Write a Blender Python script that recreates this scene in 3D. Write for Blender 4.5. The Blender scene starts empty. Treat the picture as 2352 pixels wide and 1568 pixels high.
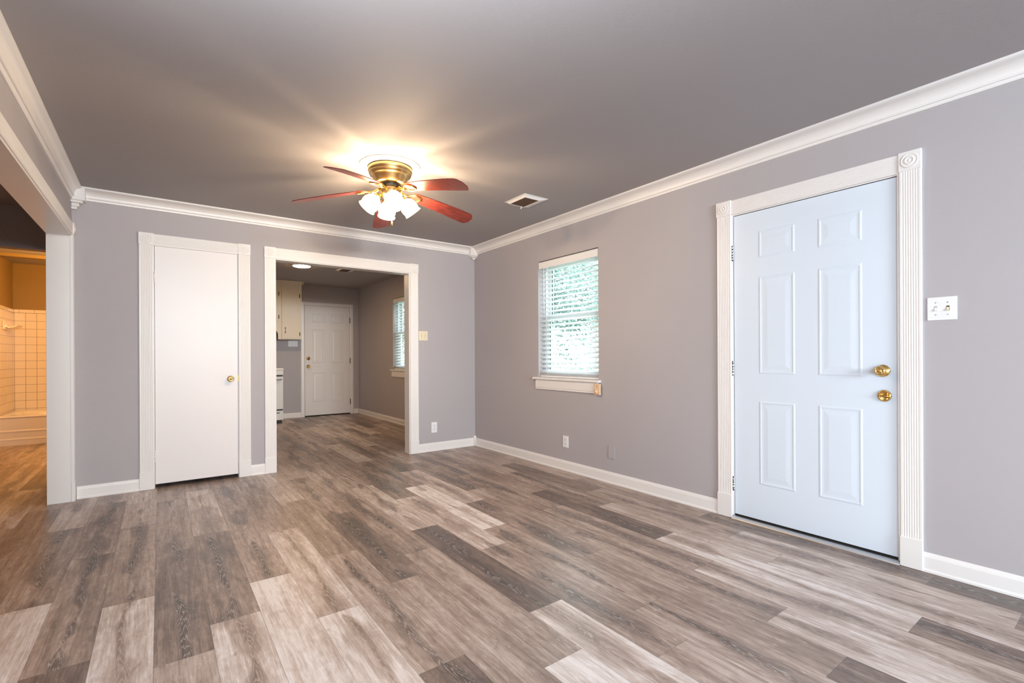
import bpy, bmesh, math, random
from mathutils import Vector, Matrix

S = bpy.context.scene
COL = S.collection
PI = math.pi

# ------------------------------------------------------------------ camera
cam_d = bpy.data.cameras.new('camera')
cam = bpy.data.objects.new('camera', cam_d)
COL.objects.link(cam)
cam_d.sensor_fit = 'HORIZONTAL'
cam_d.sensor_width = 36.0
cam_d.lens = 1097.58 / 2352 * 36.0
cam_d.shift_y = (816.8 - 784.0) / 2352
cam_d.clip_start = 0.02
YAW, ROLL = 0.63483, -0.00461
_f = Vector((math.sin(YAW), math.cos(YAW), 0))
_r = Vector((math.cos(YAW), -math.sin(YAW), 0))
_u = Vector((0, 0, 1))
_r2 = _r * math.cos(ROLL) + _u * math.sin(ROLL)
_u2 = _u * math.cos(ROLL) - _r * math.sin(ROLL)
cam.matrix_world = Matrix(((_r2.x, _u2.x, -_f.x, -3.14678), (_r2.y, _u2.y, -_f.y, -5.051),
                           (_r2.z, _u2.z, -_f.z, 1.11), (0, 0, 0, 1)))
S.camera = cam

# ------------------------------------------------------------------ world, daylight, exposure
S.view_settings.view_transform = 'Standard'
S.view_settings.look = 'None'
S.view_settings.exposure = 0.06
S.view_settings.gamma = 1.0
S.view_settings.use_curve_mapping = False
cy = S.cycles
cy.use_denoising = True
try:
    cy.denoiser = 'OPENIMAGEDENOISE'
except Exception:
    pass
cy.max_bounces = 10
cy.diffuse_bounces = 6
cy.glossy_bounces = 4
cy.transparent_max_bounces = 12
cy.sample_clamp_indirect = 6.0
cy.caustics_reflective = False
cy.caustics_refractive = False

W = bpy.data.worlds.new('world')
S.world = W
W.use_nodes = True
bg = W.node_tree.nodes['Background']
bg.inputs[0].default_value = (0.86, 0.95, 1.0, 1)
bg.inputs[1].default_value = 6.0


def area(name, loc, rot, sx, sy, power, color, spread=180):
    l = bpy.data.lights.new(name, 'AREA')
    l.shape = 'RECTANGLE'
    l.size, l.size_y, l.energy, l.color = sx, sy, power, color
    l.spread = math.radians(spread)
    o = bpy.data.objects.new(name, l)
    COL.objects.link(o)
    o.location, o.rotation_euler = loc, rot
    return o


def point(name, loc, power, color, radius):
    l = bpy.data.lights.new(name, 'POINT')
    l.energy, l.color, l.shadow_soft_size = power, color, radius
    o = bpy.data.objects.new(name, l)
    COL.objects.link(o)
    o.location = loc
    return o


# area lights added at invented, unseen openings behind and beside the camera
area('rear_added_daylight', (-2.5, -10.65, 2.0), (math.radians(85), 0, math.radians(-6)), 2.3, 0.75, 165, (0.86, 0.93, 1.0), 110)
area('side_added_daylight', (-3.86, -7.3, 0.95), (0, math.radians(-92), 0), 1.3, 2.6, 62, (0.80, 0.90, 1.0))
# added unseen spot aimed upward to brighten the ceiling and the room
_sl = bpy.data.lights.new('added_ceiling_bounce', 'SPOT')
_sl.energy, _sl.color, _sl.shadow_soft_size = 340, (0.84, 0.92, 1.0), 0.06
_sl.spot_size, _sl.spot_blend = math.radians(140), 1.0
_so = bpy.data.objects.new('added_ceiling_bounce', _sl)
COL.objects.link(_so)
_so.location, _so.rotation_euler = (-3.12, -4.42, 1.40), (PI, 0, 0)
# bathroom ceiling lamp and hall, both out of sight
point('bathroom_lamp', (-3.85, 2.6, 2.25), 112, (1.0, 0.52, 0.16), 0.08)

# ------------------------------------------------------------------ materials


def mat(name):
    m = bpy.data.materials.new(name)
    m.use_nodes = True
    nt = m.node_tree
    return m, nt, nt.nodes['Principled BSDF']


def N(nt, kind, **kw):
    n = nt.nodes.new(kind)
    for k, v in kw.items():
        setattr(n, k, v)
    return n


def simple(name, color, rough=0.5, metal=0.0, spec=0.5, bump=0.0, bscale=80.0, vary=0.0, coat=0.0):
    m, nt, b = mat(name)
    b.inputs['Base Color'].default_value = (*color, 1)
    b.inputs['Roughness'].default_value = rough
    b.inputs['Metallic'].default_value = metal
    b.inputs['Specular IOR Level'].default_value = spec
    b.inputs['Coat Weight'].default_value = coat
    geo = N(nt, 'ShaderNodeNewGeometry')
    if bump or vary:
        nz = N(nt, 'ShaderNodeTexNoise')
        nz.inputs['Scale'].default_value = bscale
        nz.inputs['Detail'].default_value = 3
        nt.links.new(geo.outputs['Position'], nz.inputs['Vector'])
        if bump:
            bp = N(nt, 'ShaderNodeBump')
            bp.inputs['Strength'].default_value = bump
            bp.inputs['Distance'].default_value = 0.002
            nt.links.new(nz.outputs['Fac'], bp.inputs['Height'])
            nt.links.new(bp.outputs['Normal'], b.inputs['Normal'])
        if vary:
            n2 = N(nt, 'ShaderNodeTexNoise')
            n2.inputs['Scale'].default_value = 2.2
            n2.inputs['Detail'].default_value = 5
            nt.links.new(geo.outputs['Position'], n2.inputs['Vector'])
            mx = N(nt, 'ShaderNodeMix', data_type='RGBA')
            mx.inputs['A'].default_value = (*[c * (1 - vary) for c in color], 1)
            mx.inputs['B'].default_value = (*[min(1, c * (1 + vary)) for c in color], 1)
            nt.links.new(n2.outputs['Fac'], mx.inputs['Factor'])
            nt.links.new(mx.outputs['Result'], b.inputs['Base Color'])
    return m


def emit(name, color, strength):
    m, nt, b = mat(name)
    b.inputs['Base Color'].default_value = (0.9, 0.88, 0.82, 1)
    b.inputs['Emission Color'].default_value = (*color, 1)
    b.inputs['Emission Strength'].default_value = strength
    return m


M_wall = simple('grey_wall_paint', (0.450, 0.428, 0.445), 0.6, spec=0.25, bump=0.25, bscale=140, vary=0.025)
M_ceil = simple('grey_ceiling_paint', (0.395, 0.377, 0.385), 0.7, spec=0.2, bump=0.25, bscale=140, vary=0.02)
M_trim = simple('white_trim_paint', (0.83, 0.815, 0.80), 0.33, spec=0.45)
M_door = simple('pale_blue_white_door_paint', (0.715, 0.805, 0.905), 0.38, spec=0.4, bump=0.06, bscale=45, vary=0.012)
M_closet = simple('white_flush_door_paint', (0.84, 0.815, 0.805), 0.35, spec=0.45, bump=0.06, bscale=30, vary=0.02)
M_kdoor = simple('white_kitchen_door_paint', (0.80, 0.78, 0.76), 0.4, spec=0.4)
M_cab = simple('cream_cabinet_paint', (0.80, 0.74, 0.62), 0.4, spec=0.4)
M_black = simple('black_metal', (0.012, 0.011, 0.010), 0.4, spec=0.4)
M_dark = simple('dark_cavity', (0.02, 0.018, 0.016), 0.9, spec=0.1)
M_brass = simple('polished_brass', (0.83, 0.56, 0.20), 0.16, metal=1.0)
M_antbrass = simple('antique_brass', (0.60, 0.42, 0.19), 0.27, metal=1.0)
M_bronze = simple('dark_bronze', (0.06, 0.04, 0.028), 0.4, metal=0.6)
M_alu = simple('aluminium', (0.66, 0.68, 0.70), 0.35, metal=1.0, bump=0.05)
M_white = simple('white_plastic', (0.84, 0.85, 0.87), 0.3, spec=0.5)
M_ivory = simple('ivory_plastic', (0.80, 0.72, 0.52), 0.35, spec=0.5)
M_tan = simple('tan_plastic', (0.78, 0.56, 0.36), 0.4, spec=0.5)


def slat_mat():
    m, nt, b = mat('white_blind_slat')
    b.inputs['Base Color'].default_value = (0.84, 0.86, 0.88, 1)
    b.inputs['Roughness'].default_value = 0.4
    tr = N(nt, 'ShaderNodeBsdfTranslucent')
    tr.inputs[0].default_value = (0.86, 0.90, 0.94, 1)
    mx = N(nt, 'ShaderNodeMixShader')
    mx.inputs[0].default_value = 0.55
    nt.links.new(b.outputs[0], mx.inputs[1])
    nt.links.new(tr.outputs[0], mx.inputs[2])
    nt.links.new(mx.outputs[0], nt.nodes['Material Output'].inputs[0])
    return m


M_slat = slat_mat()
M_vinyl = simple('white_vinyl_window', (0.80, 0.82, 0.84), 0.35, spec=0.45)
M_enamel = simple('white_stove_enamel', (0.80, 0.82, 0.84), 0.2, spec=0.5)
M_tub = simple('white_tub_enamel', (0.80, 0.77, 0.74), 0.14, spec=0.6)
M_soap = simple('cream_ceramic', (0.80, 0.74, 0.66), 0.15, spec=0.6)
M_medal = simple('white_ceiling_medallion', (0.80, 0.77, 0.72), 0.5, spec=0.3)
M_chip = simple('bare_dark_wood_chip', (0.05, 0.03, 0.03), 0.8, spec=0.1)
M_gap = simple('reddish_gap_strip', (0.42, 0.24, 0.25), 0.7, spec=0.2)
M_grass = simple('pale_lawn', (0.46, 0.54, 0.40), 0.9, spec=0.1, vary=0.3)
M_bark = simple('bark', (0.13, 0.10, 0.08), 0.9, spec=0.1, bump=0.6, bscale=30)
M_bathwall = simple('tan_bathroom_paint', (0.30, 0.20, 0.075), 0.6, spec=0.25, bump=0.2, bscale=140)


def shade_mat():
    m = bpy.data.materials.new('lit_frosted_glass_shade')
    m.use_nodes = True
    nt = m.node_tree
    nt.nodes.clear()
    out = N(nt, 'ShaderNodeOutputMaterial')
    t = N(nt, 'ShaderNodeBsdfTransparent')
    t.inputs[0].default_value = (1.0, 0.97, 0.92, 1)
    e = N(nt, 'ShaderNodeEmission')
    e.inputs[0].default_value = (1.0, 0.70, 0.38, 1)
    e.inputs[1].default_value = 22.0
    mx = N(nt, 'ShaderNodeMixShader')
    mx.inputs[0].default_value = 0.35
    nt.links.new(t.outputs[0], mx.inputs[1])
    nt.links.new(e.outputs[0], mx.inputs[2])
    nt.links.new(mx.outputs[0], out.inputs[0])
    return m


M_shade = shade_mat()
M_disc = emit('lit_ceiling_disc', (1.0, 0.62, 0.30), 140.0)


def leaf_mat():
    m, nt, b = mat('tree_leaf')
    b.inputs['Roughness'].default_value = 0.55
    oi = N(nt, 'ShaderNodeNewGeometry')
    r = N(nt, 'ShaderNodeValToRGB')
    r.color_ramp.elements[0].color = (0.14, 0.225, 0.20, 1)
    r.color_ramp.elements[1].color = (0.235, 0.345, 0.31, 1)
    nt.links.new(oi.outputs['Random Per Island'], r.inputs['Fac'])
    nt.links.new(r.outputs['Color'], b.inputs['Base Color'])
    return m


M_leaf = leaf_mat()


def glass_mat():
    m = bpy.data.materials.new('window_glass')
    m.use_nodes = True
    nt = m.node_tree
    nt.nodes.clear()
    out = N(nt, 'ShaderNodeOutputMaterial')
    t = N(nt, 'ShaderNodeBsdfTransparent')
    t.inputs[0].default_value = (0.94, 0.98, 0.97, 1)
    g = N(nt, 'ShaderNodeBsdfGlossy')
    g.inputs['Roughness'].default_value = 0.02
    lw = N(nt, 'ShaderNodeLayerWeight')
    lw.inputs['Blend'].default_value = 0.5
    pw = N(nt, 'ShaderNodeMath', operation='POWER')
    nt.links.new(lw.outputs['Facing'], pw.inputs[0])
    pw.inputs[1].default_value = 5.0
    ad = N(nt, 'ShaderNodeMath', operation='MULTIPLY_ADD', use_clamp=True)
    nt.links.new(pw.outputs[0], ad.inputs[0])
    ad.inputs[1].default_value = 0.8
    ad.inputs[2].default_value = 0.03
    mx = N(nt, 'ShaderNodeMixShader')
    nt.links.new(ad.outputs[0], mx.inputs[0])
    nt.links.new(t.outputs[0], mx.inputs[1])
    nt.links.new(g.outputs[0], mx.inputs[2])
    nt.links.new(mx.outputs[0], out.inputs[0])
    return m


M_glass = glass_mat()


def math_node(nt, op, a=None, b=None):
    n = N(nt, 'ShaderNodeMath', operation=op)
    for i, v in enumerate((a, b)):
        if v is None:
            continue
        if isinstance(v, (int, float)):
            n.inputs[i].default_value = v
        else:
            nt.links.new(v, n.inputs[i])
    return n.outputs[0]


def floor_mat():
    m, nt, b = mat('vinyl_oak_planks')
    L = nt.links.new
    geo = N(nt, 'ShaderNodeNewGeometry')
    tone = N(nt, 'ShaderNodeAttribute', attribute_name='tone').outputs['Fac']
    seed = N(nt, 'ShaderNodeAttribute', attribute_name='seed').outputs['Fac']
    uv = N(nt, 'ShaderNodeUVMap', uv_map='UVMap')
    sx = N(nt, 'ShaderNodeSeparateXYZ')
    L(uv.outputs[0], sx.inputs[0])
    u, v = sx.outputs[0], sx.outputs[1]
    cb = N(nt, 'ShaderNodeCombineXYZ')
    L(u, cb.inputs[0]); L(v, cb.inputs[1]); L(math_node(nt, 'MULTIPLY', seed, 37.0), cb.inputs[2])

    def noise(scale, vec_scale, detail=4, rough=0.6, dist=0.0):
        mp = N(nt, 'ShaderNodeVectorMath', operation='MULTIPLY')
        mp.inputs[1].default_value = vec_scale
        L(cb.outputs[0], mp.inputs[0])
        n = N(nt, 'ShaderNodeTexNoise')
        n.inputs['Scale'].default_value = scale
        n.inputs['Detail'].default_value = detail
        n.inputs['Roughness'].default_value = rough
        n.inputs['Distortion'].default_value = dist
        L(mp.outputs[0], n.inputs['Vector'])
        return n.outputs['Fac']
    fine = noise(1.0, (170, 9, 1), 5, 0.7)
    streak = noise(1.0, (38, 1.9, 1), 4, 0.62, 0.6)
    blotch = noise(1.0, (7, 1.5, 1), 3, 0.55, 0.8)
    smear = noise(1.0, (22, 9.0, 1), 3, 0.6, 1.5)
    # heartwood band wandering along the plank, filled with parabolic cathedral lines
    mn = lambda op, x, y=None: math_node(nt, op, x, y)
    wob = noise(1.0, (0.0, 1.6, 1), 2, 0.5)
    wid = noise(1.0, (0.01, 1.9, 1.37), 2, 0.5)
    uc = mn('ADD', mn('MULTIPLY', mn('SUBTRACT', wob, 0.5), 0.13), 0.093)
    du = mn('SUBTRACT', u, uc)
    hw = mn('MAXIMUM', mn('MULTIPLY', mn('SUBTRACT', wid, 0.40), 0.30), 0.0005)
    wig = noise(1.0, (62, 3.2, 1), 4, 0.62)
    edge = mn('ADD', mn('DIVIDE', mn('ABSOLUTE', du), hw), mn('MULTIPLY', mn('SUBTRACT', wig, 0.5), 1.5))
    band = N(nt, 'ShaderNodeMapRange')
    band.interpolation_type = 'SMOOTHSTEP'
    band.inputs['From Min'].default_value = 1.45
    band.inputs['From Max'].default_value = 0.10
    L(edge, band.inputs['Value'])
    pick = mn('GREATER_THAN', mn('FRACT', mn('MULTIPLY', seed, 7.31)), 0.30)
    bandm = mn('MULTIPLY', band.outputs[0], pick)
    par = mn('ADD', mn('ADD', mn('MULTIPLY', mn('MULTIPLY', du, du), 950.0), mn('MULTIPLY', v, 2.6)), mn('MULTIPLY', wig, 0.9))
    ringd = mn('ABSOLUTE', mn('SUBTRACT', mn('FRACT', mn('MULTIPLY', par, 5.0)), 0.5))
    line = mn('MAXIMUM', mn('SUBTRACT', 1.0, mn('MULTIPLY', ringd, 5.5)), 0.0)
    # overall value
    val = math_node(nt, 'ADD', tone, math_node(nt, 'MULTIPLY', math_node(nt, 'SUBTRACT', streak, 0.5), 0.70))
    val = math_node(nt, 'ADD', val, math_node(nt, 'MULTIPLY', math_node(nt, 'SUBTRACT', fine, 0.5), 0.62))
    val = math_node(nt, 'ADD', val, math_node(nt, 'MULTIPLY', math_node(nt, 'SUBTRACT', blotch, 0.5), 0.55))
    val = math_node(nt, 'ADD', val, math_node(nt, 'MULTIPLY', math_node(nt, 'SUBTRACT', smear, 0.5), 0.42))
    val = math_node(nt, 'ADD', val, math_node(nt, 'MULTIPLY', bandm, -0.34))
    ramp = N(nt, 'ShaderNodeValToRGB')
    e = ramp.color_ramp.elements
    e[0].position, e[0].color = 0.0, (0.095, 0.075, 0.068, 1)
    e[1].position, e[1].color = 1.0, (0.78, 0.735, 0.71, 1)
    a = e.new(0.28); a.color = (0.205, 0.155, 0.132, 1)
    a = e.new(0.50); a.color = (0.345, 0.266, 0.222, 1)
    a = e.new(0.72); a.color = (0.52, 0.435, 0.385, 1)
    L(val, ramp.inputs['Fac'])
    # cerused white grain
    wl = math_node(nt, 'MULTIPLY', math_node(nt, 'MULTIPLY', line, bandm), 0.50)
    fl = N(nt, 'ShaderNodeMapRange')
    fl.inputs['From Min'].default_value = 0.69
    fl.inputs['From Max'].default_value = 0.76
    L(noise(1.0, (95, 26, 1), 2, 0.5, 0.6), fl.inputs['Value'])
    wl = math_node(nt, 'ADD', wl, math_node(nt, 'MULTIPLY', fl.outputs[0], 0.6))
    mx = N(nt, 'ShaderNodeMix', data_type='RGBA')
    mx.inputs['B'].default_value = (0.66, 0.61, 0.57, 1)
    L(math_node(nt, 'MINIMUM', wl, 0.8), mx.inputs['Factor'])
    L(ramp.outputs[0], mx.inputs['A'])
    # dark knots
    kn = N(nt, 'ShaderNodeMapRange')
    kn.inputs['From Min'].default_value = 0.72
    kn.inputs['From Max'].default_value = 0.84
    L(noise(1.0, (16, 6, 1), 2, 0.5, 0.5), kn.inputs['Value'])
    mk = N(nt, 'ShaderNodeMix', data_type='RGBA')
    mk.inputs['B'].default_value = (0.075, 0.060, 0.055, 1)
    L(math_node(nt, 'MULTIPLY', kn.outputs[0], 0.75), mk.inputs['Factor'])
    L(mx.outputs['Result'], mk.inputs['A'])
    # seams
    eu = math_node(nt, 'MINIMUM', u, math_node(nt, 'SUBTRACT', 0.1865, u))
    ev = math_node(nt, 'MINIMUM', v, math_node(nt, 'SUBTRACT', 1.21, v))
    ed = math_node(nt, 'LESS_THAN', math_node(nt, 'MINIMUM', eu, ev), 0.0010)
    ms = N(nt, 'ShaderNodeMix', data_type='RGBA')
    ms.inputs['B'].default_value = (0.07, 0.055, 0.05, 1)
    L(math_node(nt, 'MULTIPLY', ed, 0.5), ms.inputs['Factor'])
    L(mk.outputs['Result'], ms.inputs['A'])
    L(ms.outputs['Result'], b.inputs['Base Color'])
    b.inputs['Roughness'].default_value = 0.36
    b.inputs['Specular IOR Level'].default_value = 0.42
    bp = N(nt, 'ShaderNodeBump')
    bp.inputs['Strength'].default_value = 0.12
    bp.inputs['Distance'].default_value = 0.001
    L(fine, bp.inputs['Height'])
    L(bp.outputs[0], b.inputs['Normal'])
    return m


M_floor = floor_mat()


def blade_mat():
    m, nt, b = mat('cherry_wood_blade')
    L = nt.links.new
    tc = N(nt, 'ShaderNodeTexCoord')
    mp = N(nt, 'ShaderNodeVectorMath', operation='MULTIPLY')
    mp.inputs[1].default_value = (9, 60, 40)
    L(tc.outputs['Object'], mp.inputs[0])
    n = N(nt, 'ShaderNodeTexNoise')
    n.inputs['Scale'].default_value = 1.0
    n.inputs['Detail'].default_value = 4
    n.inputs['Distortion'].default_value = 1.2
    L(mp.outputs[0], n.inputs['Vector'])
    r = N(nt, 'ShaderNodeValToRGB')
    r.color_ramp.elements[0].position = 0.3
    r.color_ramp.elements[0].color = (0.085, 0.014, 0.010, 1)
    r.color_ramp.elements[1].position = 0.75
    r.color_ramp.elements[1].color = (0.25, 0.040, 0.028, 1)
    L(n.outputs['Fac'], r.inputs['Fac'])
    L(r.outputs[0], b.inputs['Base Color'])
    b.inputs['Roughness'].default_value = 0.28
    b.inputs['Specular IOR Level'].default_value = 0.55
    return m


M_blade = blade_mat()


def tile_mat():
    m, nt, b = mat('cream_wall_tile')
    L = nt.links.new
    uv = N(nt, 'ShaderNodeUVMap', uv_map='UVMap')
    br = N(nt, 'ShaderNodeTexBrick')
    br.offset = 0.0
    br.squash = 1.0
    br.inputs['Color1'].default_value = (0.80, 0.74, 0.66, 1)
    br.inputs['Color2'].default_value = (0.77, 0.71, 0.63, 1)
    br.inputs['Mortar'].default_value = (0.24, 0.19, 0.15, 1)
    br.inputs['Scale'].default_value = 1.0
    br.inputs['Mortar Size'].default_value = 0.0022
    br.inputs['Mortar Smooth'].default_value = 0.1
    br.inputs['Brick Width'].default_value = 0.112
    br.inputs['Row Height'].default_value = 0.112
    L(uv.outputs[0], br.inputs['Vector'])
    L(br.outputs['Color'], b.inputs['Base Color'])
    b.inputs['Roughness'].default_value = 0.22
    bp = N(nt, 'ShaderNodeBump', invert=True)
    bp.inputs['Strength'].default_value = 0.5
    bp.inputs['Distance'].default_value = 0.002
    L(br.outputs['Fac'], bp.inputs['Height'])
    L(bp.outputs[0], b.inputs['Normal'])
    return m


M_tile = tile_mat()

# ------------------------------------------------------------------ geometry helpers
ORG = {}


def BM():
    return bmesh.new()


def box(bm, x0, x1, y0, y1, z0, z1, bev=0.0, seg=2):
    if x0 > x1: x0, x1 = x1, x0
    if y0 > y1: y0, y1 = y1, y0
    if z0 > z1: z0, z1 = z1, z0
    vs = [bm.verts.new(p) for p in ((x0, y0, z0), (x1, y0, z0), (x1, y1, z0), (x0, y1, z0),
                                    (x0, y0, z1), (x1, y0, z1), (x1, y1, z1), (x0, y1, z1))]
    fs = [bm.faces.new([vs[i] for i in f]) for f in ((3, 2, 1, 0), (4, 5, 6, 7), (0, 1, 5, 4),
                                                     (1, 2, 6, 5), (2, 3, 7, 6), (3, 0, 4, 7))]
    if bev > 0:
        es = list({e for f in fs for e in f.edges})
        bmesh.ops.bevel(bm, geom=es, offset=bev, segments=seg, profile=0.5, affect='EDGES')
    return bm


def prism(bm, prof, p0, p1, ud, vd):
    """extrude a closed 2-D profile (u, v) from p0 to p1"""
    p0, p1, ud, vd = Vector(p0), Vector(p1), Vector(ud), Vector(vd)
    a = [bm.verts.new(p0 + ud * u + vd * v) for u, v in prof]
    b = [bm.verts.new(p1 + ud * u + vd * v) for u, v in prof]
    n = len(prof)
    for i in range(n):
        j = (i + 1) % n
        bm.faces.new((a[i], a[j], b[j], b[i]))
    bm.faces.new(a[::-1])
    bm.faces.new(b)
    return bm


def frame_to(axis):
    z = Vector(axis).normalized()
    x = z.orthogonal().normalized()
    if abs(z.z) > 0.999:
        x = Vector((1, 0, 0))
    y = z.cross(x)
    return x, y, z


def lathe(bm, prof, c, axis=(0, 0, 1), seg=32, smooth=True):
    """prof: list of (radius, height along axis)"""
    x, y, z = frame_to(axis)
    c = Vector(c)
    rings = []
    for r, h in prof:
        if r < 1e-5:
            rings.append([bm.verts.new(c + z * h)])
        else:
            rings.append([bm.verts.new(c + z * h + (x * math.cos(2 * PI * k / seg) + y * math.sin(2 * PI * k / seg)) * r)
                          for k in range(seg)])
    fs = []
    for A, B in zip(rings[:-1], rings[1:]):
        for k in range(seg):
            j = (k + 1) % seg
            if len(A) == 1 and len(B) == 1:
                continue
            if len(A) == 1:
                fs.append(bm.faces.new((A[0], B[j], B[k])))
            elif len(B) == 1:
                fs.append(bm.faces.new((A[k], A[j], B[0])))
            else:
                fs.append(bm.faces.new((A[k], A[j], B[j], B[k])))
    for ring, rev in ((rings[0], True), (rings[-1], False)):
        if len(ring) > 1:
            bm.faces.new(ring[::-1] if rev else ring)
    for f in fs:
        f.smooth = smooth
    return bm


def tube(bm, pts, r, seg=10, closed=False):
    pts = [Vector(p) for p in pts]
    n = len(pts)
    rings = []
    for i, p in enumerate(pts):
        if closed:
            d = pts[(i + 1) % n] - pts[i - 1]
        else:
            d = pts[min(i + 1, n - 1)] - pts[max(i - 1, 0)]
        d.normalize()
        x = d.cross(Vector((0, 0, 1)))
        if x.length < 1e-3:
            x = Vector((1, 0, 0))
        x.normalize()
        y = d.cross(x)
        rr = r[i] if isinstance(r, (list, tuple)) else r
        rings.append([bm.verts.new(p + (x * math.cos(2 * PI * k / seg) + y * math.sin(2 * PI * k / seg)) * rr) for k in range(seg)])
    m = n if closed else n - 1
    for i in range(m):
        A, B = rings[i], rings[(i + 1) % n]
        for k in range(seg):
            j = (k + 1) % seg
            f = bm.faces.new((A[k], A[j], B[j], B[k]))
            f.smooth = True
    if not closed:
        bm.faces.new(rings[0][::-1])
        bm.faces.new(rings[-1])
    return bm


def obj(name, bm, m, parent=None, recalc=True):
    if recalc:
        bmesh.ops.recalc_face_normals(bm, faces=bm.faces[:])
    org = Vector((0, 0, 0))
    if parent is not None:
        org = ORG[parent.name]
        bmesh.ops.translate(bm, verts=bm.verts[:], vec=-org)
    me = bpy.data.meshes.new(name)
    bm.to_mesh(me)
    bm.free()
    for k in (m if isinstance(m, (list, tuple)) else [m]):
        me.materials.append(k)
    o = bpy.data.objects.new(name, me)
    COL.objects.link(o)
    if parent is not None:
        o.parent = parent
    ORG[o.name] = org
    return o


def tag(o, label, cat, group=None, kind=None):
    o['label'] = label
    o['category'] = cat
    if group:
        o['group'] = group
    if kind:
        o['kind'] = kind
    return o


def thing(name, label, cat, loc, group=None, kind=None):
    o = bpy.data.objects.new(name, None)
    o.empty_display_size = 0.05
    COL.objects.link(o)
    o.location = loc
    ORG[o.name] = Vector(loc)
    return tag(o, label, cat, group, kind)


def struct(name, bm, m, label, cat):
    return tag(obj(name, bm, m), label, cat, kind='structure')


def walls(bm, ax, t0, t1, s0, s1, z0, z1, openings=()):
    """wall slab; ax 'x': thickness in x and span in y; ax 'y': thickness in y and span in x"""
    def b(a0, a1, c0, c1):
        if a1 - a0 < 1e-4 or c1 - c0 < 1e-4:
            return
        if ax == 'x':
            box(bm, t0, t1, a0, a1, c0, c1)
        else:
            box(bm, a0, a1, t0, t1, c0, c1)
    s = s0
    for (a0, a1, c0, c1) in sorted(openings):
        b(s, a0, z0, z1)
        b(a0, a1, z0, c0)
        b(a0, a1, c1, z1)
        s = a1
    b(s, s1, z0, z1)
    return bm


H = 2.439
XL = -3.70
REAR = -10.50  # room lengthened behind the camera so the added rear light falls evenly
KB = 4.31          # kitchen back wall

# ------------------------------------------------------------------ floor
PW, PL = 0.1865, 1.21
# column -> (joint position, {plank index: tone}); plank index 0 lies just nearer (smaller y) than the joint
COLS = {
    0: (-4.377, {0: .16, 1: .30, 2: .40, 3: .52, 4: .45}),
    1: (-3.488, {0: .64, -1: .34, 1: .46, 2: .24, 3: .48}),
    2: (-3.805, {0: .68, 1: .60, 2: .38, 3: .50}),
    3: (-3.240, {0: .80, -1: .24, 1: .16, 2: .34, 3: .44}),
    4: (-3.618, {0: .66, 1: .50, 2: .36, 3: .42}),
    5: (-4.077, {0: .70, 1: .45, 2: .40, 3: .30, 4: .52}),
    6: (-4.365, {0: .14, 1: .44, 2: .34, 3: .62, 4: .28, 5: .38}),
    7: (-3.690, {0: .50, 1: .44, 2: .86, 3: .30, 4: .62, 5: .32}),
    8: (-3.952, {0: .50, 1: .44, 2: .64, 3: .32, 4: .30}),
    9: (-3.429, {0: .78, 1: .14, 2: .66, 3: .42, 4: .30}),
    10: (-3.748, {0: .86, 1: .42, 2: .38, 3: .54, 4: .42}),
    11: (-4.020, {0: .50, 1: .46, 2: .24, 3: .46, 4: .54}),
    12: (-3.513, {0: .15, 1: .50, 2: .40, 3: .60, 4: .44}),
    13: (-2.925, {0: .84, 1: .66, 2: .40, 3: .46}),
    14: (-2.395, {0: .84, 1: .46, 2: .38, 3: .44}),
    15: (-2.712, {0: .74, 1: .30, 2: .66, 3: .36}),
    16: (-2.914, {0: .56, 1: .22, 2: .40, 3: .42}),
    17: (-2.267, {0: .78, 1: .44, 2: .56, 3: .40}),
    18: (-2.717, {0: .15, 1: .36, 2: .40, 3: .52}),
    19: (-2.067, {0: .74, 1: .32, 2: .58, 3: .40}),
    20: (-1.430, {0: .40, 1: .28, 2: .44}),
}


def build_floor():
    rng = random.Random(11)
    X0, X1, Y0, Y1 = -4.95, 0.16, REAR - 0.1, 4.6
    V, F, UV, T, SD = [], [], [], [], []
    for c in range(-1, 27):
        xr, xl = -c * PW, -(c + 1) * PW
        if c in COLS:
            ph, tones = COLS[c]
        else:
            ph, tones = -rng.random() * PL, {}
        k0 = math.floor((Y0 - ph) / PL) - 1
        for k in range(k0, k0 + 18):
            # plank k spans [ph+(k)*PL, ph+(k+1)*PL]; index 0 in the table lies below the joint
            y0, y1 = ph + k * PL, ph + (k + 1) * PL
            if y1 < Y0 or y0 > Y1:
                continue
            idx = k + 1
            t = tones.get(idx, None)
            if t is None:
                t = rng.choice([.28, .36, .42, .48, .56, .64])
            a0, a1 = max(xl, X0), min(xr, X1)
            b0, b1 = max(y0, Y0), min(y1, Y1)
            if a1 <= a0 or b1 <= b0:
                continue
            n = len(V)
            V += [(a0, b0, 0), (a1, b0, 0), (a1, b1, 0), (a0, b1, 0)]
            F.append((n, n + 1, n + 2, n + 3))
            UV += [(a0 - xl, b0 - y0), (a1 - xl, b0 - y0), (a1 - xl, b1 - y0), (a0 - xl, b1 - y0)]
            T.append(0.09 + 0.93 * t)
            SD.append(rng.random())
    me = bpy.data.meshes.new('floor')
    me.from_pydata(V, [], F)
    uvl = me.uv_layers.new(name='UVMap')
    for i, q in enumerate(UV):
        uvl.data[i].uv = q
    a = me.attributes.new('tone', 'FLOAT', 'FACE')
    a.data.foreach_set('value', T)
    a = me.attributes.new('seed', 'FLOAT', 'FACE')
    a.data.foreach_set('value', SD)
    me.materials.append(M_floor)
    o = bpy.data.objects.new('floor', me)
    COL.objects.link(o)
    tag(o, 'grey brown wood look plank floor running through all rooms', 'floor', kind='structure')


build_floor()
bm = BM(); box(bm, -5.1, 0.15, REAR - 0.15, 4.6, H, H + 0.1)
struct('ceiling', bm, M_ceil, 'smooth grey painted ceiling above the empty room', 'ceiling')

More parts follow.
